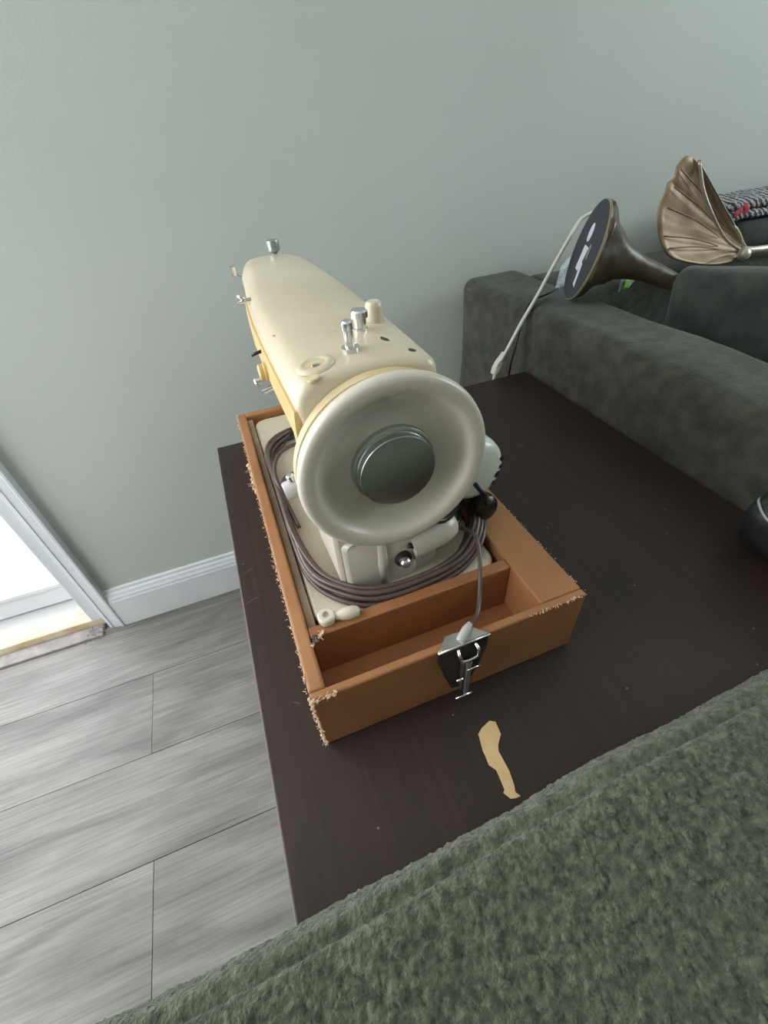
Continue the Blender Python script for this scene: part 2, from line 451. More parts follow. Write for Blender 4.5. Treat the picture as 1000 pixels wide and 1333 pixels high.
wn = tag(box('trim_5', DX0, DX1 - .012, -.028, .010, -.001, .007, M_strip, bevel=.003), kind='structure')
bm = bmesh.new()
for k in range(60):
    p = Vector((random.uniform(DX1 - .05, DX1 - .004), random.uniform(-.040, .004), .008))
    d = Vector((random.uniform(-.4, 1), random.uniform(-1, .3), random.uniform(.0, .5))) * .012
    v_, f_ = tube_data([p, p + d * .5 + Vector((0, 0, .002)), p + d], .0006, 4)
    vv = [bm.verts.new(q) for q in v_]
    for q in f_: bm.faces.new([vv[i] for i in q])
tag(obj_bm('frayed_end', bm, M_strip, wn), kind='stuff')
wf = thing('added_window_1', None, None, (XL - .06, -.66, .25), kind='structure')  # unseen window, added to frame the left fill light
box('frame', XL - .10, XL + .01, -1.26, -1.21, .255, 2.15, M_white, wf); box('frame', XL - .10, XL + .01, -.11, -.06, .255, 2.15, M_white, wf)
box('sill', XL - .10, XL + .06, -1.28, -.04, .22, .255, M_white, wf); box('mullion', XL - .07, XL - .03, -.68, -.64, .255, 2.15, M_white, wf)

# ------------------------------------------------------------------ dark side table
TZ = .576; TX0, TX1, TY0, TY1 = -.0585, .466, -.838, -.277
tb = thing('side_table', 'square black-brown side table with chipped top under the sewing machine case', 'table', (.2, -.55, 0))
tt = box('table_top', TX0, TX1, TY0, TY1, TZ - .05, TZ, M_table, tb, .0012, 2)
box('edge_wear', TX0 - .0004, TX0 + .0006, TY0 + .004, TY1 - .15, TZ - .0016, TZ - .0004, M_tedge, tt)
for x in (TX0, TX1 - .05):
    for y in (TY0, TY1 - .05):
        box('leg', x + .0005, x + .0495, y + .0005, y + .0495, 0, TZ - .0502, M_table, tb, .001)
chip = [(0.1020, -0.7696), (0.1058, -0.7719), (0.1047, -0.7811), (0.0990, -0.7867), (0.0970, -0.7905), (0.0970, -0.7977), (0.0970, -0.8040), (0.0952, -0.8130), (0.0936, -0.8165), (0.0956, -0.8199), (0.0921, -0.8198), (0.0886, -0.8188), (0.0860, -0.8140), (0.0877, -0.8129), (0.0884, -0.8073), (0.0890, -0.8004), (0.0860, -0.7958), (0.0868, -0.7890), (0.0868, -0.7863), (0.0897, -0.7749), (0.0940, -0.7721)]
tag(prism('chipped_patch', chip, TZ - .001, TZ + .0003, M_chip, tt), 'bare tan fibreboard where the foil has peeled')
for x, y, a, l in ((-.046, -.541, .2, .011), (-.047, -.581, .25, .016), (-.030, -.70, -.6, .006), (.30, -.40, .5, .007), (.33, -.47, -.4, .008)):
    d = Vector((math.cos(a), math.sin(a), 0)) * l * .5
    p = Vector((x, y, TZ + .0001))
    tube('scratch', [p - d, p + d * .1 + Vector((0, .0004, 0)), p + d], lambda t: .00008 + .00013 * math.sin(PI * t), M_tedge, tt, 4)

# ------------------------------------------------------------------ upholstery
def softbox(name, x0, x1, y0, y1, z0, z1, r, step, amp, mat, parent=None, freq=9.0, fine=0.0, warp=None, skip_bottom=False):
    n = [max(2, int(round((b - a) / step))) for a, b in ((x0, x1), (y0, y1), (z0, z1))]
    lo = (x0, y0, z0); hi = (x1, y1, z1)
    verts, faces, idx = [], [], {}
    def vid(i, j, k):
        key = (i, j, k)
        if key not in idx:
            p = Vector([lo[q] + (hi[q] - lo[q]) * key[q] / n[q] for q in range(3)])
            c = Vector([min(max(p[q], lo[q] + r), hi[q] - r) for q in range(3)])
            d = p - c
            nn = d.normalized() if d.length > 1e-9 else Vector((0, 0, 1))
            p = c + nn * r
            h = amp * noise.noise(p * freq) + fine * noise.noise(p * 170)
            p = p + nn * h
            if warp: p = warp(p)
            idx[key] = len(verts); verts.append(p)
        return idx[key]
    for ax in range(3):
        a, b = [q for q in range(3) if q != ax]
        for side in (0, n[ax]):
            if skip_bottom and ax == 2 and side == 0: continue
            for i in range(n[a]):
                for j in range(n[b]):
                    def mk(u, v):
                        key = [0, 0, 0]; key[ax] = side; key[a] = u; key[b] = v
                        return vid(*key)
                    faces.append((mk(i, j), mk(i + 1, j), mk(i + 1, j + 1), mk(i, j + 1)))
    return obj_vf(name, verts, faces, mat, parent, True)

sf = thing('sofa', 'dark green upholstered sofa against the wall right of the table, lamp lying on its arm', 'sofa', (1.1, -.42, 0))
softbox('arm', .474, .602, -.800, -.020, .04, .673, .022, .011, .004, M_sofa, sf, 7, .0006)
softbox('backrest', .606, 1.95, -.200, -.020, .04, .656, .03, .016, .005, M_sofa, sf, 7, .0006)
softbox('seat_cushion', .606, 1.95, -.800, -.205, .28, .44, .04, .018, .006, M_sofa, sf, 6)
box('seat_base', .606, 1.95, -.795, -.205, .06, .279, M_sofa, sf, .01)
seam = [(.4755, -.795 + i * .0155, .6555 + .0015 * math.sin(i * .7)) for i in range(49)]
tube('piping', seam, .0022, M_sofa, sf, 6)
for x in (.52, 1.88):
    for y in (-.74, -.09):
        lathe('foot', [(.018, 0), (.024, .06)], (x, y, 0), (0, 0, 1), M_black, sf, 16)
# loose cushions
CO = Vector((.645, -.395)); CV = Vector((.804, .594)); CU = Vector((.594, -.804))
def turn(p):     # stands square to the diagonal of the sofa corner, leaning back a little
    t = (p.z - .446) / .28
    q = CO + CU * p.x + CV * (p.y + .02 * t) - CU * .034 * t
    return Vector((q.x, q.y, p.z + .02 * p.x))
tag(softbox('throw_cushion', .0, .42, .0, .070, .446, .724, .026, .012, .007, M_cush, None, 9, .0008, turn), 'dark green square cushion standing in the sofa corner, touching the lamp stem', 'cushion')
tag(softbox('back_cushion', 1.012, 1.50, -.165, -.040, .6615, .714, .022, .014, .005, M_cush, None, 8, .0008), 'flat grey-green cushion on the sofa back under the striped throw', 'cushion')
# folded throw
th = thing('woven_throw', 'folded black and white woven throw with red tufts lying on the sofa back', 'throw', (1.2, -.12, .717))
for k in range(2):
    softbox('fold', .992 + .008 * k, 1.42, -.160 + .006 * k, -.045, .7175 + k * .0165, .7335 + k * .0165, .0078, .009, .004, M_throw, th, 22, .0015)
for k, (x, z) in enumerate(((.992, .738), (1.003, .744), (.986, .734), (1.010, .737))):
    lathe('red_tuft', [(0, -.004), (.005, -.002), (.006, .001), (0, .004)], (x + .012, -.162, z), (0, -1, .2), M_weave_red, th, 8)

# near sofa arm with deep chenille pile
def fgarm():
    prof = []
    ya, yb, zt, rr = -.8375, -1.00, .664, .024
    for z in (.30, .45, .56, .586): prof.append((ya - .018, z))
    for k in range(1, 9): prof.append((ya - .018 + .018 * math.sin(PI / 2 * k / 8), .586 + .024 * k / 8))
    k0 = int((zt - rr - .61) / .0020)
    for k in range(k0): prof.append((ya, .61 + (zt - rr - .61) * (k + 1) / k0))
    na = 30
    for k in range(1, na + 1):
        a = PI / 2 * k / na; prof.append((ya - rr + rr * math.cos(a), zt - rr + rr * math.sin(a)))
    nt_ = 110
    for k in range(1, nt_ + 1):
        t = k / nt_; y = (ya - rr) + (yb + rr - (ya - rr)) * t
        d = (ya - rr) - y; prof.append((y, zt - .16 * d - 1.0 * d * d))
    for k in range(1, 9):
        a = PI / 2 * k / 8; prof.append((yb + rr - rr * math.sin(a), zt - .035 - rr + rr * math.cos(a)))
    for z in (.58, .5, .4, .30): prof.append((yb, z))
    x0, x1, nx = -.42, .46, 900
    P = len(prof); verts, faces = [], []
    nrm = []
    for i in range(P):
        a = prof[max(i - 1, 0)]; b_ = prof[min(i + 1, P - 1)]
        d = Vector((b_[0] - a[0], b_[1] - a[1])).normalized(); nrm.append((d[1] * 1.0, -d[0]))
    for j in range(nx + 1):
        x = x0 + (x1 - x0) * j / nx
        sh = .034 * (x - .02) if x > .02 else .006 * (x - .02)
        for i, (y, z) in enumerate(prof):
            ny, nz = nrm[i]
            p = Vector((x, y * 1.0, z))
            q = Vector((x * 260 + 2 * noise.noise(p * 90), y * 300 + 3 * noise.noise(p * 70), z * 300))
            edge = min(1.0, max(.6, (-.845 - y) / .012))
            vd = noise.voronoi(Vector((x * 290, y * 330, z * 330)) + 1.1 * noise.noise_vector(p * 120))[0]
            h = edge * (.0026 * (.5 - vd[0]) + .0009 * noise.noise(q * 1.7)) + .0020 * noise.noise(p * 12) + .0010 * noise.noise(p * 60)
            sy = y - (-.8500 + .0010 * math.sin(x * 22))
            if z > .64: h += .0018 * math.exp(-((sy - .0045) / .0030) ** 2) - .0028 * math.exp(-(sy / .0013) ** 2)
            verts.append((x, y + ny * h + sh, z + nz * h))
    for j in range(nx):
        for i in range(P - 1):
            faces.append((j * P + i, (j + 1) * P + i, (j + 1) * P + i + 1, j * P + i + 1))
    faces.append(tuple(range(P))); faces.append(tuple(nx * P + i for i in range(P))[::-1])
    return verts, faces
ns = thing('near_sofa', 'green chenille sofa arm filling the near lower right corner', 'sofa', (.05, -1.2, 0))
v_, f_ = fgarm(); obj_vf('arm', v_, f_, M_sofafg, ns, True)
box('arm_base', -.41, .45, -.995, -.846, .06, .305, M_sofafg, ns, .01)
softbox('seat_cushion', -.40, .45, -1.62, -1.02, .26, .43, .04, .03, .006, M_sofafg, ns, 6)
box('seat_base', -.41, .45, -1.62, -1.005, .06, .259, M_sofafg, ns, .01)
for x in (-.37, .40):
    for y in (-.90, -1.55):
        lathe('foot', [(.018, 0), (.024, .06)], (x, y, 0), (0, 0, 1), M_black, ns, 16)
# pale lint on the pile
# ------------------------------------------------------------------ sewing machine case (open base)
CX0, CX1, CY0, CY1, CZ = -.0160, .1960, -.7395, -.3260, .6435
BX0, BX1, BY0, BY1 = .0005, .1585, -.6935, -.3380    # machine well
cs = thing('sewing_machine_case', 'tan leatherette sewing machine case base with frayed edges and front latch', 'case', (.09, -.53, TZ))
case_bottom = box('bottom_board', CX0 + .004, CX1 - .004, CY0 + .004, CY1 - .004, TZ + .0002, TZ + .012, M_casein, cs, .001)
box('inner_lip', -.0048, BX0 + .0011, -.683, BY1, TZ + .012, CZ - .0055, M_lip, cs, .0008)
box('side_wall', CX0, -.0050, CY0 + .0066, CY1, TZ + .0005, CZ, M_case, cs, .0022, 3)
box('front_wall', CX0, CX1, CY0, CY0 + .0065, TZ + .0005, CZ, M_case, cs, .0018, 3)
box('back_wall', -.0048, CX1, BY1 + .001, CY1, TZ + .0005, CZ, M_case, cs, .0022, 3)
box('side_wall', BX1 + .002, CX1, CY0 + .0066, BY1 + .0008, TZ + .0005, CZ, M_case, cs, .0018, 3)
box('tray_divider', -.0048, BX1 + .0018, -.6935, -.6835, TZ + .012, CZ - .001, M_casein, cs, .0012)
box('tray_floor', -.0048, BX1 + .0018, CY0 + .0068, -.6937, TZ + .0122, TZ + .020, M_casein, cs)
# frayed edges
def fray(name, pts, n, size, parent, r=.0009, up=.4):
    bm = bmesh.new(); P = [Vector(p) for p in pts]
    for k in range(n):
        t = random.random() * (len(P) - 1); i = int(t); p = P[i].lerp(P[i + 1], t - i)
        p = p + Vector((random.uniform(-.001, .001), random.uniform(-.001, .001), random.uniform(-.001, .0005)))
        if random.random() < .5:
            rr = size * random.uniform(.15, .4)
            m = Matrix.Translation(p) @ Matrix.Rotation(random.random() * 6, 4, 'Z') @ Matrix.Diagonal((random.uniform(.7, 2), random.uniform(.5, 1), random.uniform(.4, .8), 1))
            bmesh.ops.create_icosphere(bm, subdivisions=1, radius=rr, matrix=m)
        else:
            d = Vector((random.uniform(-1, .5), random.uniform(-1, 1), random.uniform(-.6, up))) * size
            v_, f_ = tube_data([p, p + d * .5 + Vector((0, 0, size * .15)), p + d], lambda t: r * (1 - .7 * t) * .35, 4)
            vv = [bm.verts.new(q) for q in v_]
            for q in f_: bm.faces.new([vv[i] for i in q])
    return tag(obj_bm(name, bm, M_fray, parent), kind='stuff')
fray('frayed_edge', [(CX0, CY0 + .002, CZ - .0005), (CX0, CY1, CZ - .0005)], 260, .0026, cs)
fray('frayed_edge', [(CX0, CY0, CZ - .001), (CX0, CY0, TZ + .003)], 110, .0028, cs)
fray('frayed_edge', [(CX0, CY0, CZ), (CX0 + .018, CY0, CZ)], 60, .0032, cs)
fray('frayed_edge', [(CX1, CY0, CZ), (CX1 - .05, CY0, CZ)], 50, .0024, cs)
fray('frayed_edge', [(CX0, CY1, CZ), (CX0 + .03, CY1, CZ)], 30, .0024, cs)
fray('frayed_edge', [(CX1, CY0, CZ), (CX1, CY0 + .12, CZ)], 40, .0015, cs)
fray('frayed_edge', [(CX0, -.50, CZ - .004), (CX0 - .001, -.43, CZ - .012)], 40, .008, cs)
fray('torn_corner', [(BX0 - .006, -.700, CZ), (BX0 + .006, -.690, CZ)], 30, .0035, cs)
box('torn_slot', BX0 - .004, BX0 - .0005, -.699, -.692, CZ - .001, CZ + .0004, M_hole, cs)
# retaining clip on the divider
cl = tag(lathe('retaining_clip', [(.0024, 0), (.0062, 0), (.0066, .001), (.0066, .0055), (.0055, .0068), (.0030, .0068), (.0024, .004)], (.0105, -.6825, CZ - .0008), (0, 0, 1), M_bed, cs, 28), 'cream plastic clip with a round hole')
lathe('hole', [(0, .001), (.0027, .001), (.0027, .0030), (0, .0030)], (.0105, -.6825, CZ), (0, 0, 1), M_hole, cl, 20)
tube('arm', catmull([(.0160, -.6830, CZ + .0015), (.0205, -.6842, CZ + .0018), (.0255, -.6850, CZ + .002), (.0310, -.6856, CZ + .002), (.0345, -.6860, CZ + .0015)], 4), lambda t: .0034 + .0022 * math.sin(PI * min(1, max(0, (t - .15) * 1.1))) - .0008 * t, M_bed, cl, 12)
# latch
lo_ = [(.0735, CZ + .0010), (.1115, CZ + .0010), (.1120, CZ - .012), (.1080, CZ - .030), (.1010, TZ + .014), (.0930, TZ + .009), (.0850, TZ + .011), (.0790, CZ - .036), (.0750, CZ - .020), (.0728, CZ - .012)]
la = tag(loft('latch_plate', [[(x, y_, z) for x, z in lo_] for y_ in (CY0 - .0002, CY0 - .0014)], M_latchdark, cs, deg=20), 'dark steel latch plate')
prism('top_flange', [(.0735, CY0 - .0014), (.1125, CY0 - .0014), (.1045, CY0 + .0075), (.0830, CY0 + .0085)], CZ + .0003, CZ + .0014, M_steel, la)
tube('flange_lip', [(.0728, CY0 - .0018, CZ + .0008), (.0930, CY0 - .0019, CZ + .0012), (.1128, CY0 - .0018, CZ + .0010)], .0010, M_steel, la, 8)
lathe('rivet', [(0, 0), (.0016, 0), (.0015, .0010), (.0006, .0015), (0, .0015)], (.0745, CY0 - .001, CZ + .0006), (0, -.6, 1), M_brass, la, 12)
yl = CY0 - .0075
tube('wire_loop', catmull([(.0875, CY0 - .002, CZ - .002), (.0870, yl + .001, CZ - .004), (.0880, yl, CZ - .009), (.0885, yl, CZ - .0105), (.0945, yl - .0005, CZ - .0108), (.1000, yl, CZ - .0105), (.1010, yl, CZ - .0092), (.1015, yl + .001, CZ - .004), (.1010, CY0 - .002, CZ - .002)], 4), .0012, M_chrome, la, 8)
box('lever', .0905, .0985, CY0 - .006, CY0 - .0015, TZ + .010, CZ - .020, M_latchdark, la, .001)
box('lever_spine', .0925, .0962, CY0 - .0085, CY0 - .0058, TZ + .006, CZ - .012, M_steel, la, .0008)
tube('hinge_pin', [(.0930, CY0 - .0082, CZ - .0235), (.1030, CY0 - .0082, CZ - .0235)], .0009, M_chrome, la, 8)
tube('hinge_pin', [(.0850, CY0 - .0078, CZ - .034), (.0905, CY0 - .0078, CZ - .034)], .0015, M_chrome, la, 8)
tube('finger_bar', [(.0850, CY0 - .0085, TZ + .0075), (.0985, CY0 - .0085, TZ + .0075)], .0011, M_chrome, la, 8)

# ------------------------------------------------------------------ sewing machine
BZ = .6360          # top of the bed
WX, WZ, WYF = .0745, .7566, -.680    # hand wheel axis and front plane
sm = thing('sewing_machine', 'old cream sewing machine seen from its hand wheel end, sitting in the tan case', 'sewing machine', (.08, -.52, TZ + .012))
prism('bed', rrect(BX0 + .0015, BX1 - .0005, -.6825, BY1 - .0015, .016), TZ + .0122, BZ, M_bed, sm, .003)
# pillar
def secrect(y, x0, x1, z0, z1, rl, crown=0.0, under=0.0, rr=None):
    """closed section of a casting: crowned top, own edge radius left (rl) and right (rr), sides drawn in below by `under`"""
    rr = rl if rr is None else rr
    n = 6; out = []; xm, hw_ = (x0 + x1) / 2, (x1 - x0) / 2
    def put(x, z, topside):
        t = (x - xm) / hw_
        if topside: z += crown * (1 - t * t)
        x -= under * t * max(0, (z1 - .012 - z) / (z1 - z0))
        out.append((x, y, z))
    for cx, cz_, a0, r in ((x1 - rr, z1 - rr, 0, rr), (x0 + rl, z1 - rl, 90, rl), (x0 + rl, z0 + rl, 180, rl), (x1 - rr, z0 + rr, 270, rr)):
        for k in range(n + 1):
            a = math.radians(a0 + 90 * k / n)
            put(cx + r * math.cos(a), cz_ + r * math.sin(a), a0 < 180)
        if a0 == 0:
            for k in range(1, 8): put((x1 - rr) + (x0 + rl - x1 + rr) * k / 8, z1, True)
    return out
loft('pillar', [secrect(y, .030 - e, .112 + e, BZ + .0002, .775, .012) for y, e in ((-.6590, -.003), (-.6565, .0), (-.60, .002), (-.555, .0), (-.552, -.003))], M_body, sm)
# arm (toward the wall) with rounded head end
rings = []
for y, x0, x1, z1, z0, r, cr in (
        (-.6600, .0285, .1065, .8080, .752, .010, .006), (-.6585, .0255, .1105, .8105, .750, .012, .006), (-.6540, .0245, .1120, .8120, .750, .012, .006),
        (-.60, .0235, .1125, .8130, .752, .013, .006), (-.55, .0230, .1120, .8135, .754, .013, .006), (-.50, .0235, .1110, .8140, .755, .013, .006),
        (-.45, .0260, .1095, .8145, .752, .013, .0055), (-.41, .0290, .1075, .8145, .735, .014, .005), (-.385, .0310, .1060, .8145, .70, .014, .005),
        (-.35, .0330, .1040, .8140, .69, .014, .004), (-.325, .0365, .1010, .8130, .69, .015, .003), (-.308, .0425, .0955, .8105, .695, .016, .002),
        (-.300, .0500, .0885, .8065, .705, .015, .001), (-.2975, .0590, .0810, .8000, .72, .0090, .001)):
    rings.append(secrect(y, x0, x1, z0, z1, r, cr, .012, min(r, .0075) if y < -.33 else r))
arm = loft('arm', rings, M_cream, sm, deg=55)
# yellowed front panel strip along the arm's side
loft('front_panel', [[(x0 - .0012, y, za), (x0 - .0022, y, (za + zb) / 2), (x0 - .0026, y, zb), (x0 + .006, y, zb), (x0 + .006, y, za)] for y, x0, za, zb in
     ((-.658, .0245, .799, .781), (-.60, .0235, .800, .782), (-.55, .0230, .801, .783), (-.50, .0235, .802, .785), (-.44, .0265, .803, .787))], M_cream2, sm)
lathe('head_bar', [(.005, 0), (.005, .05), (.004, .052)], (.07, -.335, BZ + .006), (0, 0, 1), M_chrome, sm, 16)
box('presser_foot', .062, .078, -.355, -.330, BZ + .0004, BZ + .006, M_chrome, sm, .001)
# neck between arm and wheel, the gap's shade put into its tan colour
lathe('wheel_neck', [(.030, 0), (.0570, 0), (.0580, .001), (.0580, .0080), (.054, .0086)], (WX - .002, -.6600, WZ), (0, -1, 0), M_tan, sm, 64)
# hand wheel
A = (WX, WYF, WZ); ax = (0, -1, 0)
hw = lathe('hand_wheel', [(.030, -.0115), (.052, -.0115), (.0580, -.0100), (.0606, -.0070), (.0612, -.0035), (.0606, -.0008), (.0592, .0008), (.0570, .0013),
                     (.0535, .0012), (.0510, .0004), (.0498, -.0010), (.0485, -.0030), (.0460, -.0050), (.0420, -.0068), (.0385, -.0076), (.0372, -.0078), (.0360, -.0084), (.0330, -.0088), (.0305, -.0088), (.0285, -.0086), (.0, -.0086)],
      A, ax, M_wheel, sm, 96)
hc = tag(lathe('hub_cap', [(.0275, -.0088), (.0270, -.0056), (.0262, -.0050), (.0248, -.0048), (.0246, .0006), (.0242, .0012), (.0230, .0014)], A, ax, M_hubrim, hw, 64), 'steel clutch cap of the hand wheel')
lathe('cap_face', [(.0232, .0007), (.0232, .0014), (.0218, .0011), (.0, .0009)], A, ax, M_hub, hc, 64)
# top fittings
def top(x, y):   # arm crown height
    t = (x - .067) / .043
    return .8130 + .0060 * (1 - min(1, t * t))
def post(name, x, y, prof, mat, lx=0, ly=0, seg=20):
    return lathe(name, prof, (x, y, top(x, y) - .001), (lx, ly, 1), mat, sm, seg)
post('spool_pin', .0655, -.637, [(.0052, 0), (.0052, .0025), (.0030, .0030), (.0028, .0120), (.0032, .0125), (.0032, .0165), (.0022, .0175)], M_chrome, -.05, -.05)
post('spool_pin', .0815, -.607, [(.0050, 0), (.0050, .002), (.0042, .0025), (.0042, .0080), (.0056, .0085), (.0056, .0120), (.0046, .0130)], M_chrome)
post('cream_knob', .0965, -.5920, [(.0070, 0), (.0064, .003), (.0058, .010), (.0055, .0125), (.0040, .0140), (0, .0142)], M_cream)
post('oil_hole', .0925, -.6270, [(.0050, .0), (.0048, .0006), (0, .0007)], M_hole, .22)
post('oil_hole', .0995, -.6480, [(.0024, 0), (.0023, .0008), (0, .0009)], M_hole, .32)
# recess with a slotted screw
rc = post('recess_ring', .0425, -.642, [(.0050, 0), (.0115, .0), (.0105, .0010), (.0085, .0018), (.0068, .0015), (.0058, .0008)], M_cream, -.16)
lathe('recess_floor', [(0, .0), (.0062, .0), (.0062, .0010), (0, .0010)], (.0425, -.642, top(.0425, 0) - .001), (-.16, 0, 1), M_tan, rc, 24)
box('recess_screw', .0398, .0446, -.6465, -.6440, top(.0425, 0) - .0005, top(.0425, 0) + .0012, M_chrome, rc, .0008)
post('tan_plug', .0375, -.6570, [(.0036, 0), (.0034, .0010), (0, .0014)], M_tan, -.25)
for x, y, q in ((.030, -.575, .0013), (.0665, -.5660, .0022), (.0690, -.5690, .0012), (.0655, -.603, .0017), (.075, -.365, .0014), (.087, -.385, .0012)):
    lathe('paint_chip', [(0, 0), (q, 0), (q * .8, .0004), (0, .0005)], (x, y, top(x, y) - .0004), ((x - .067) * 3, 0, 1), M_tan, sm, 9)
lathe('pressure_knob', [(.0035, 0), (.0030, .0035), (.0036, .0045), (.0066, .0065), (.0072, .014), (.0066, .0165), (0, .0170)], (.0770, -.3180, .8120), (0, 0, 1), plain('dull_zinc', (.34, .38, .37), .35, .7), sm, 28)
# thread guides at the head end, side knobs
g = box('thread_guide', .0180, .0300, -.4700, -.4615, .8100, .8118, M_chrome, sm, .0006)
tube('guide_pin', [(.0245, -.4650, .8115), (.0190, -.4630, .8150)], .0016, M_chrome, g, 8)
tk = tube('take_up_lever', catmull([(.042, -.352, .803), (.034, -.352, .806), (.0290, -.352, .809)], 4), .0011, M_chrome, sm, 8)
box('lever_eye', .0240, .0290, -.3550, -.3500, .8070, .8170, M_chrome, tk, .0012)
tube('thread_pin', [(.0255, -.548, .797), (.0135, -.549, .795)], .0013, M_black, sm, 8)
kn = lathe('yellow_knob', [(.0068, 0), (.0068, .0045), (.0060, .005), (.0060, .0078), (.0048, .0088), (0, .0088)], (.0235, -.5640, .7870), (-1, 0, 0), M_cream2, sm, 20)
lathe('knob_screw', [(.0035, 0), (.0035, .004), (.0025, .005), (0, .005)], (.0150, -.5640, .7810), (-1, 0, -.1), M_chrome, kn, 12)
lathe('knob_screw', [(.002, 0), (.002, .016), (0, .0165)], (.0290, -.5690, .7780), (-1, 0, -.2), M_chrome, kn, 10)
rv = lathe('reverse_lever', [(.0062, 0), (.0062, .010), (.0070, .0115), (.0070, .021), (.0062, .0225), (0, .0225)], (.0300, -.618, .722), (-1, -.05, -.12), plain('grey_plastic', (.55, .54, .53), .35), sm, 20)
lathe('lever_nut', [(.003, 0), (.003, .004), (.002, .005), (0, .005)], (.0150, -.618, .7275), (-.2, 0, 1), M_chrome, rv, 12)
# lower body under the wheel
loft('base_casting', [secrect(y, .0345 - e, .092 + e, BZ + .0003, .6900, .006) for y, e in ((-.6630, -.003), (-.6605, 0), (-.6400, .001))], M_body, sm)
tube('casting_rib', [(.0640, -.6600, BZ + .002), (.0640, -.6605, .660), (.0640, -.6590, .690)], lambda t: .0050, M_body, sm, 12)
bo = lathe('bolt_washer', [(.0062, 0), (.0070, .001), (.0070, .0025), (.0056, .003), (0, .003)], (.0800, -.6628, .6600), (.05, -1, .15), M_latchdark, sm, 20)
lathe('bolt', [(.0045, 0), (.0045, .004), (.0036, .006), (.0018, .007), (0, .0072)], (.0800, -.6657, .6595), (.05, -1, .15), M_chrome, bo, 18)
lathe('lamp_housing', [(.0135, 0), (.0140, .003), (.0138, .030), (.0110, .040), (.0070, .043), (0, .043)], (.0880, -.656, .6650), (1, .12, .10), M_body, sm, 32)
# motor behind the machine
mo = tag(lathe('motor_housing', [(.0, -.060), (.022, -.058), (.0275, -.052), (.0285, -.020), (.0280, -.006), (.0266, .0000), (.0240, .0036), (.0200, .0050), (.0100, .0060), (0, .0062)], (.1580, -.6330, .6990), (.12, -1, .05), M_housing, sm, 48), 'pale motor housing with dark cooling slots')
ma = Vector((.12, -1, .05)).normalized(); mu_ = (Vector((0, 0, 1)) - ma * ma.z).normalized(); mw_ = ma.cross(mu_)
if mw_.x < 0: mw_ = -mw_
for ang, r_, hs in ((-6, .0228, .0018), (-24, .0215, .0032), (-44, .0228, .0022), (12, .0240, .0022), (-14, .0255, .0016)):
    rad = mw_ * math.cos(math.radians(ang)) + mu_ * math.sin(math.radians(ang))
    d_ = .0036 if r_ > .0235 else .0042
    if r_ > .025: d_ = .0014
    lathe('cooling_slot', [(hs, -.002), (hs, .0007), (0, .0008)], Vector((.1580, -.6330, .6990)) + ma * d_ + rad * r_, (ma + rad * .35).normalized(), M_black, mo, 7, False)
lathe('motor_body', [(.0, -.055), (.020, -.055), (.021, -.010), (.019, 0), (0, 0)], (.1400, -.615, .6640), (0, -1, 0), M_black, sm, 32)
kb = lathe('black_knob', [(.0, 0), (.0080, .0), (.0115, .003), (.0125, .008), (.0115, .0140), (.0075, .0175), (0, .0185)], (.1650, -.6290, .6600), (.15, -1, .15), M_black, sm, 28)
tube('knob_bracket', [(.1500, -.6480, .6980), (.1600, -.6480, .6830), (.1640, -.6470, .6720)], .0020, M_black, kb, 8)
tube('belt', catmull([(.085, -.6635, .6980), (.115, -.6635, .6860), (.140, -.640, .6720), (.141, -.640, .6560), (.110, -.6635, .660), (.085, -.6635, .672)], 4), .0022, M_black, sm, 8)

# ------------------------------------------------------------------ power cord wound round the machine
pc = thing('power_cord', 'brown power cord wound in loops around the base of the sewing machine', 'cord', (.05, -.66, BZ))
base = [(.0275, -.415), (.0100, -.440), (.0030, -.480), (.0035, -.530), (.0060, -.580), (.0140, -.628), (.0300, -.656), (.0540, -.6720), (.0940, -.6740), (.1300, -.6640), (.1535, -.6430), (.1660, -.605), (.1560, -.540), (.1350, -.450), (.0950, -.412), (.0600, -.402)]
lens = [(.3, 0), (1.35, 0), (2.4, 0), (3.45, 0), (.8, .95), (1.9, .95), (2.95, .95), (1.4, 1.85), (2.4, 1.8)]
path = []
for k, (o, h) in enumerate(lens):
    for i, (x, y) in enumerate(base):
        c = Vector((.085, -.54)); d = Vector((x, y)) - c
        d2 = d.normalized()
        jit = .8 * noise.noise(Vector((i * .9, k * 3.7, 1.3)))
        q = Vector((x, y)) + d2 * ((o + jit * .7) * .0043 - .0045) + Vector((0, 0))
        qx = max(q.x, .0045 + .0012 * (k % 3)) 
        z = BZ + .0026 + h * .0044 + .0008 * (1 + noise.noise(Vector((i * .7, k * 2.1, 5.))))
        if x > .13: z += .010 if h > .5 else .008
        if x > .13 and q.x > BX1: z = max(z, CZ + .003 + h * .004)
        path.append((qx, q.y, z))
tube('cord', catmull(path, 5), .0022, M_cord, pc, 8)
tube('cord', catmull([(.0065, -.530, BZ + .010), (.010, -.512, BZ + .013), (.018, -.503, BZ + .016), (.032, -.500, BZ + .014), (.060, -.498, BZ + .006)], 6), .0019, M_cord, pc, 8)
tube('cord', catmull([(.065, -.430, BZ + .005), (.040, -.440, BZ + .012), (.018, -.462, BZ + .018), (.0075, -.490, BZ + .016), (.0085, -.525, BZ + .011), (.013, -.575, BZ + .008)], 6), .0021, M_cord, pc, 8)
tube('cord', catmull([(.1380, -.650, .657), (.1425, -.6640, .6610), (.1400, -.6760, .6580), (.1340, -.690, .6510), (.1240, -.7080, .6380), (.1150, -.7200, .6360), (.1040, -.7300, .6460), (.0990, -.7340, .6530)], 6), .0017, M_cord, pc, 8)
pl = lathe('plug', [(.0018, -.004), (.0030, 0), (.0034, .002), (.0034, .009), (.0030, .011), (0, .011)], (.0985, -.7345, .6510), (-.55, -.35, -.22), M_plug, pc, 16)

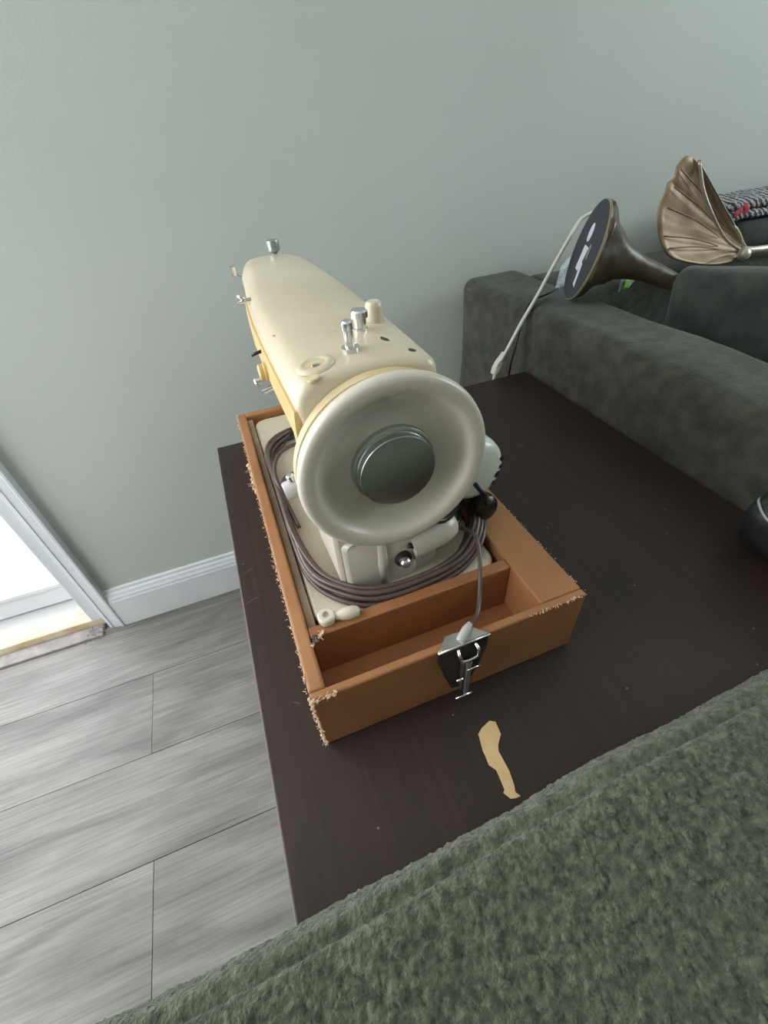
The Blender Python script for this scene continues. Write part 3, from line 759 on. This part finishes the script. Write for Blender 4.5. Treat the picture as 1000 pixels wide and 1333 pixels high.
# ------------------------------------------------------------------ lamp lying on the sofa arm
LC = Vector((.5560, -.2650, .7445)); LA = Vector((.84, -.46, -.24)).normalized()
lp = thing('lamp', 'bronzed trumpet-shaped lamp base lying on the sofa arm, felt underside showing', 'lamp', (.58, -.27, .673))
def lampprof(sc):
    return [(.0, 0), (.0655, 0), (.0675, .002), (.0670, .006), (.0600, .014), (.0480, .026), (.0360, .040), (.0265, .056), (.0200, .072), (.0165, .090), (.0150, .112), (.0125, .140), (.0100, .170), (.0085, .185), (0, .187)]
lb = lathe('lamp_base', lampprof(1), LC, LA, M_lamp, lp, 48)
# wavy hand-worked surface
for v in lb.data.vertices:
    d = (Vector(v.co) - LC); t = d.dot(LA)
    if t > .004:
        rad = d - LA * t
        v.co = LC + LA * t + rad * (1 + .16 * noise.noise(Vector(v.co) * 45)) + Vector((0, 0, -.11 * t * t / .17))
lathe('felt_pad', [(.0, -.0016), (.0668, -.0016), (.0676, -.0003), (0, -.0003)], LC, LA, M_felt, lb, 48)
lathe('bronze_rim', [(.0677, -.0010), (.0686, -.0006), (.0692, .0014), (.0682, .0035)], LC, LA, M_lampedge, lb, 48)
# printed marks on the felt
U = (Vector((0, 0, 1)) - LA * LA.z).normalized(); V = LA.cross(U)   # U up the disc
def mark(name, uv, mat):
    vs = [LC - LA * .0018 + U * u * 1.2 + V * v * 1.3 for u, v in uv]
    vs2 = [p - LA * .0004 for p in vs]; n = len(vs)
    obj_vf(name, vs + vs2, [tuple(range(n)), tuple(range(n, 2 * n))] + [(k, (k + 1) % n, n + (k + 1) % n, n + k) for k in range(n)], mat, lb)
s = -1
mark('printed_dot', [(.020 + .0105 * math.sin(a * PI / 8), s * .006 + .0075 * math.cos(a * PI / 8)) for a in range(16)], M_sticker)
mark('printed_bar', [(.006, s * -.001 + .010), (.006, s * -.001 - .009), (-.022, s * .002 - .006), (-.022, s * .002 + .007)], M_sticker)
mark('printed_bar', [(-.012, .013), (-.010, .005), (-.036, .010), (-.038, .019)], M_sticker)
mark('printed_square', [(.011, .012), (.010, .019), (-.006, .021), (-.005, .014)], M_sticker2)
tube('lamp_cord', catmull([(.652, -.222, .764), (.627, -.200, .781), (.6008, -.19, .7737), (.5693, -.205, .7503), (.5313, -.225, .7199), (.4939, -.245, .6873), (.4570, -.262, .6549), (.4332, -.268, .6217), (.4248, -.268, .6065), (.4120, -.2680, .5800), (.41, -.2620, .46), (.42, -.18, .30), (.425, -.03, .26)], 6), .0030, M_whitecord, lp, 10)
lathe('inline_switch', [(.0032, -.012), (.0050, -.004), (.0078, .006), (.0085, .018), (.0070, .026), (0, .028)], (.4235, -.2640, .6020), (-.38, .0, -.92), M_whitecord, lp, 18)
tag(tube('black_cable', catmull([(.560, -.2100, .6790), (.535, -.222, .6785), (.500, -.236, .6790), (.478, -.246, .6760), (.466, -.252, .6600), (.458, -.2560, .630), (.448, -.262, .600), (.442, -.266, .570), (.440, -.262, .45), (.45, -.15, .30), (.455, -.03, .25)], 6), .0018, M_black, None, 8), 'thin black cable running over the sofa arm behind the table', 'cable')
# clear packet with a green mark behind the lamp base
pk = thing('plastic_packet', 'clear plastic packet with a green mark tucked under the lamp', 'packet', (.62, -.22, .674))
def sheet(name, grid, th, mat, parent):
    nr, nc = len(grid), len(grid[0])
    vs = [Vector(p) for r_ in grid for p in r_]
    fs = [(i * nc + j, i * nc + j + 1, (i + 1) * nc + j + 1, (i + 1) * nc + j) for i in range(nr - 1) for j in range(nc - 1)]
    o = obj_vf(name, vs, fs, mat, parent, True)
    md = o.modifiers.new('thickness', 'SOLIDIFY'); md.thickness = th
    return o
g_ = []
for i in range(10):
    r_ = []
    for j in range(10):
        u, w = i / 9, j / 9
        p = Vector((.560 + .045 * w, -.205 - .010 * w, .678 + .080 * u * (.35 + .65 * w)))
        p += Vector((.02 * u, .02 * u, 0)) + Vector((1, 1, 0)) * .006 * noise.noise(Vector((u * 5, w * 5, 2)))
        r_.append(p)
    g_.append(r_)
sheet('film', g_, .0006, M_film, pk)
sheet('film', [[(.622 + .060 * w, -.285 + .030 * w, .679 + .026 * u * (1 - .3 * w) + .003 * math.sin(7 * w)) for w in [k / 7 for k in range(8)]] for u in [k / 5 for k in range(6)]], .0006, M_film, pk)
sheet('green_mark', [[(.632 + .030 * w, -.284 + .018 * w, .681 + .016 * u * (1 - .4 * w)) for w in (0, .25, .5, .75, 1)] for u in (0, .25, .5, .75, 1)], .0008, M_green, pk)

# ------------------------------------------------------------------ ginkgo leaf ornament
lf = thing('ginkgo_leaf_ornament', 'large brown metal ginkgo leaf folded along its middle, resting on the sofa back', 'ornament', (.95, -.18, .663))
AP = Vector((1.035, -.190, .668))
# outline of the near lobe from lower edge round to the fold: (x, y, z)
outA = [(.960, -.215, .664), (.900, -.230, .670), (.835, -.238, .682), (.780, -.235, .698), (.755, -.228, .716), (.7430, -.220, .742), (.7380, -.214, .762), (.7420, -.208, .785), (.7500, -.203, .806), (.7620, -.2, .812), (.7660, -.198, .826), (.7790, -.196, .839), (.7960, -.196, .838), (.8120, -.197, .830)]
outB = [(.8120, -.197, .830), (.8260, -.190, .822), (.8420, -.180, .806), (.8620, -.165, .788), (.8900, -.150, .768), (.9300, -.145, .745), (.9800, -.155, .712), (1.020, -.175, .682)]
def lobe(name, outline, mat, parent, belly, inner=None):
    O = catmull(outline, 5); nr = 14; grid = []
    for i in range(nr + 1):
        t = .04 + .96 * i / nr; row_ = []
        for k, p in enumerate(O):
            q = AP.lerp(p, t)
            s_ = k / (len(O) - 1)
            q = q + Vector((0, belly * math.sin(PI * t) * (.5 + .5 * math.sin(PI * s_)), 0))
            q = q + Vector((0, -1, .2)) * (.0009 * t * math.sin(s_ * 46) + .003 * t * noise.noise(Vector((s_ * 9, t * 2, 3))))
            row_.append(q)
        grid.append(row_)
    return sheet(name, grid, .003, mat, parent)
lobe('near_lobe', outA, M_leaf, lf, .012)
lobe('far_lobe', outB, M_leaf2, lf, -.004)
tube('rim', [p + Vector((0, -.002, 0)) for p in catmull(outB, 4)], .0034, M_leaf2, lf, 8)
tube('midrib', catmull([(.8120, -.199, .830), (.8350, -.205, .790), (.8700, -.212, .750), (.9300, -.208, .706), (1.0, -.198, .676)], 5), .0028, M_leaf2, lf, 8)
for e in ((.765, -.232, .716), (.753, -.225, .735), (.751, -.217, .775), (.760, -.209, .802), (.770, -.203, .824), (.850, -.244, .680)):
    e = Vector(e); st = AP.lerp(e, .35); md_ = AP.lerp(e, .68) + Vector((0, -.002, .004))
    tube('vein', catmull([st + Vector((0, .008, 0)), md_ + Vector((0, .004, 0)), e + Vector((0, -.0015, 0))], 4), lambda t: .0007 + .0007 * t, M_vein, lf, 6)
tube('stalk', catmull([(1.0, -.20, .676), (1.035, -.196, .671), (1.08, -.198, .669), (1.13, -.200, .670)], 5), .0075, M_leaf2, lf, 12)
lathe('cap', [(0, 0), (.009, .0), (.0115, .004), (.0105, .012), (.006, .016), (0, .017)], (.985, -.212, .672), (-.2, -1, .5), M_leaf2, lf, 20)

# ------------------------------------------------------------------ black bag at the right edge
bgk = thing('black_bag', 'black leather bag with grey stitched edge on the table at the right edge', 'bag', (.44, -.76, TZ))
def bagwarp(p):
    return Vector((p.x + .012 * math.sin((p.z - TZ) * 40) + .10 * max(0, -.72 - p.y), p.y, p.z))
softbox('bag_body', .408, .4640, -.8230, -.700, TZ + .001, TZ + .062, .022, .006, .004, M_bag, bgk, 30, .0005)
tube('stitched_edge', catmull([(.4470, -.6985, TZ + .040), (.4180, -.7080, TZ + .052), (.4040, -.7300, TZ + .050), (.4050, -.7650, TZ + .046), (.4065, -.8150, TZ + .044)], 6), .0012, M_piping, bgk, 6)
tube('handle', catmull([(.4250, -.7150, TZ + .056), (.4180, -.7400, TZ + .072), (.4200, -.7750, TZ + .074), (.4300, -.8000, TZ + .056)], 6), .0050, M_bag, bgk, 10)
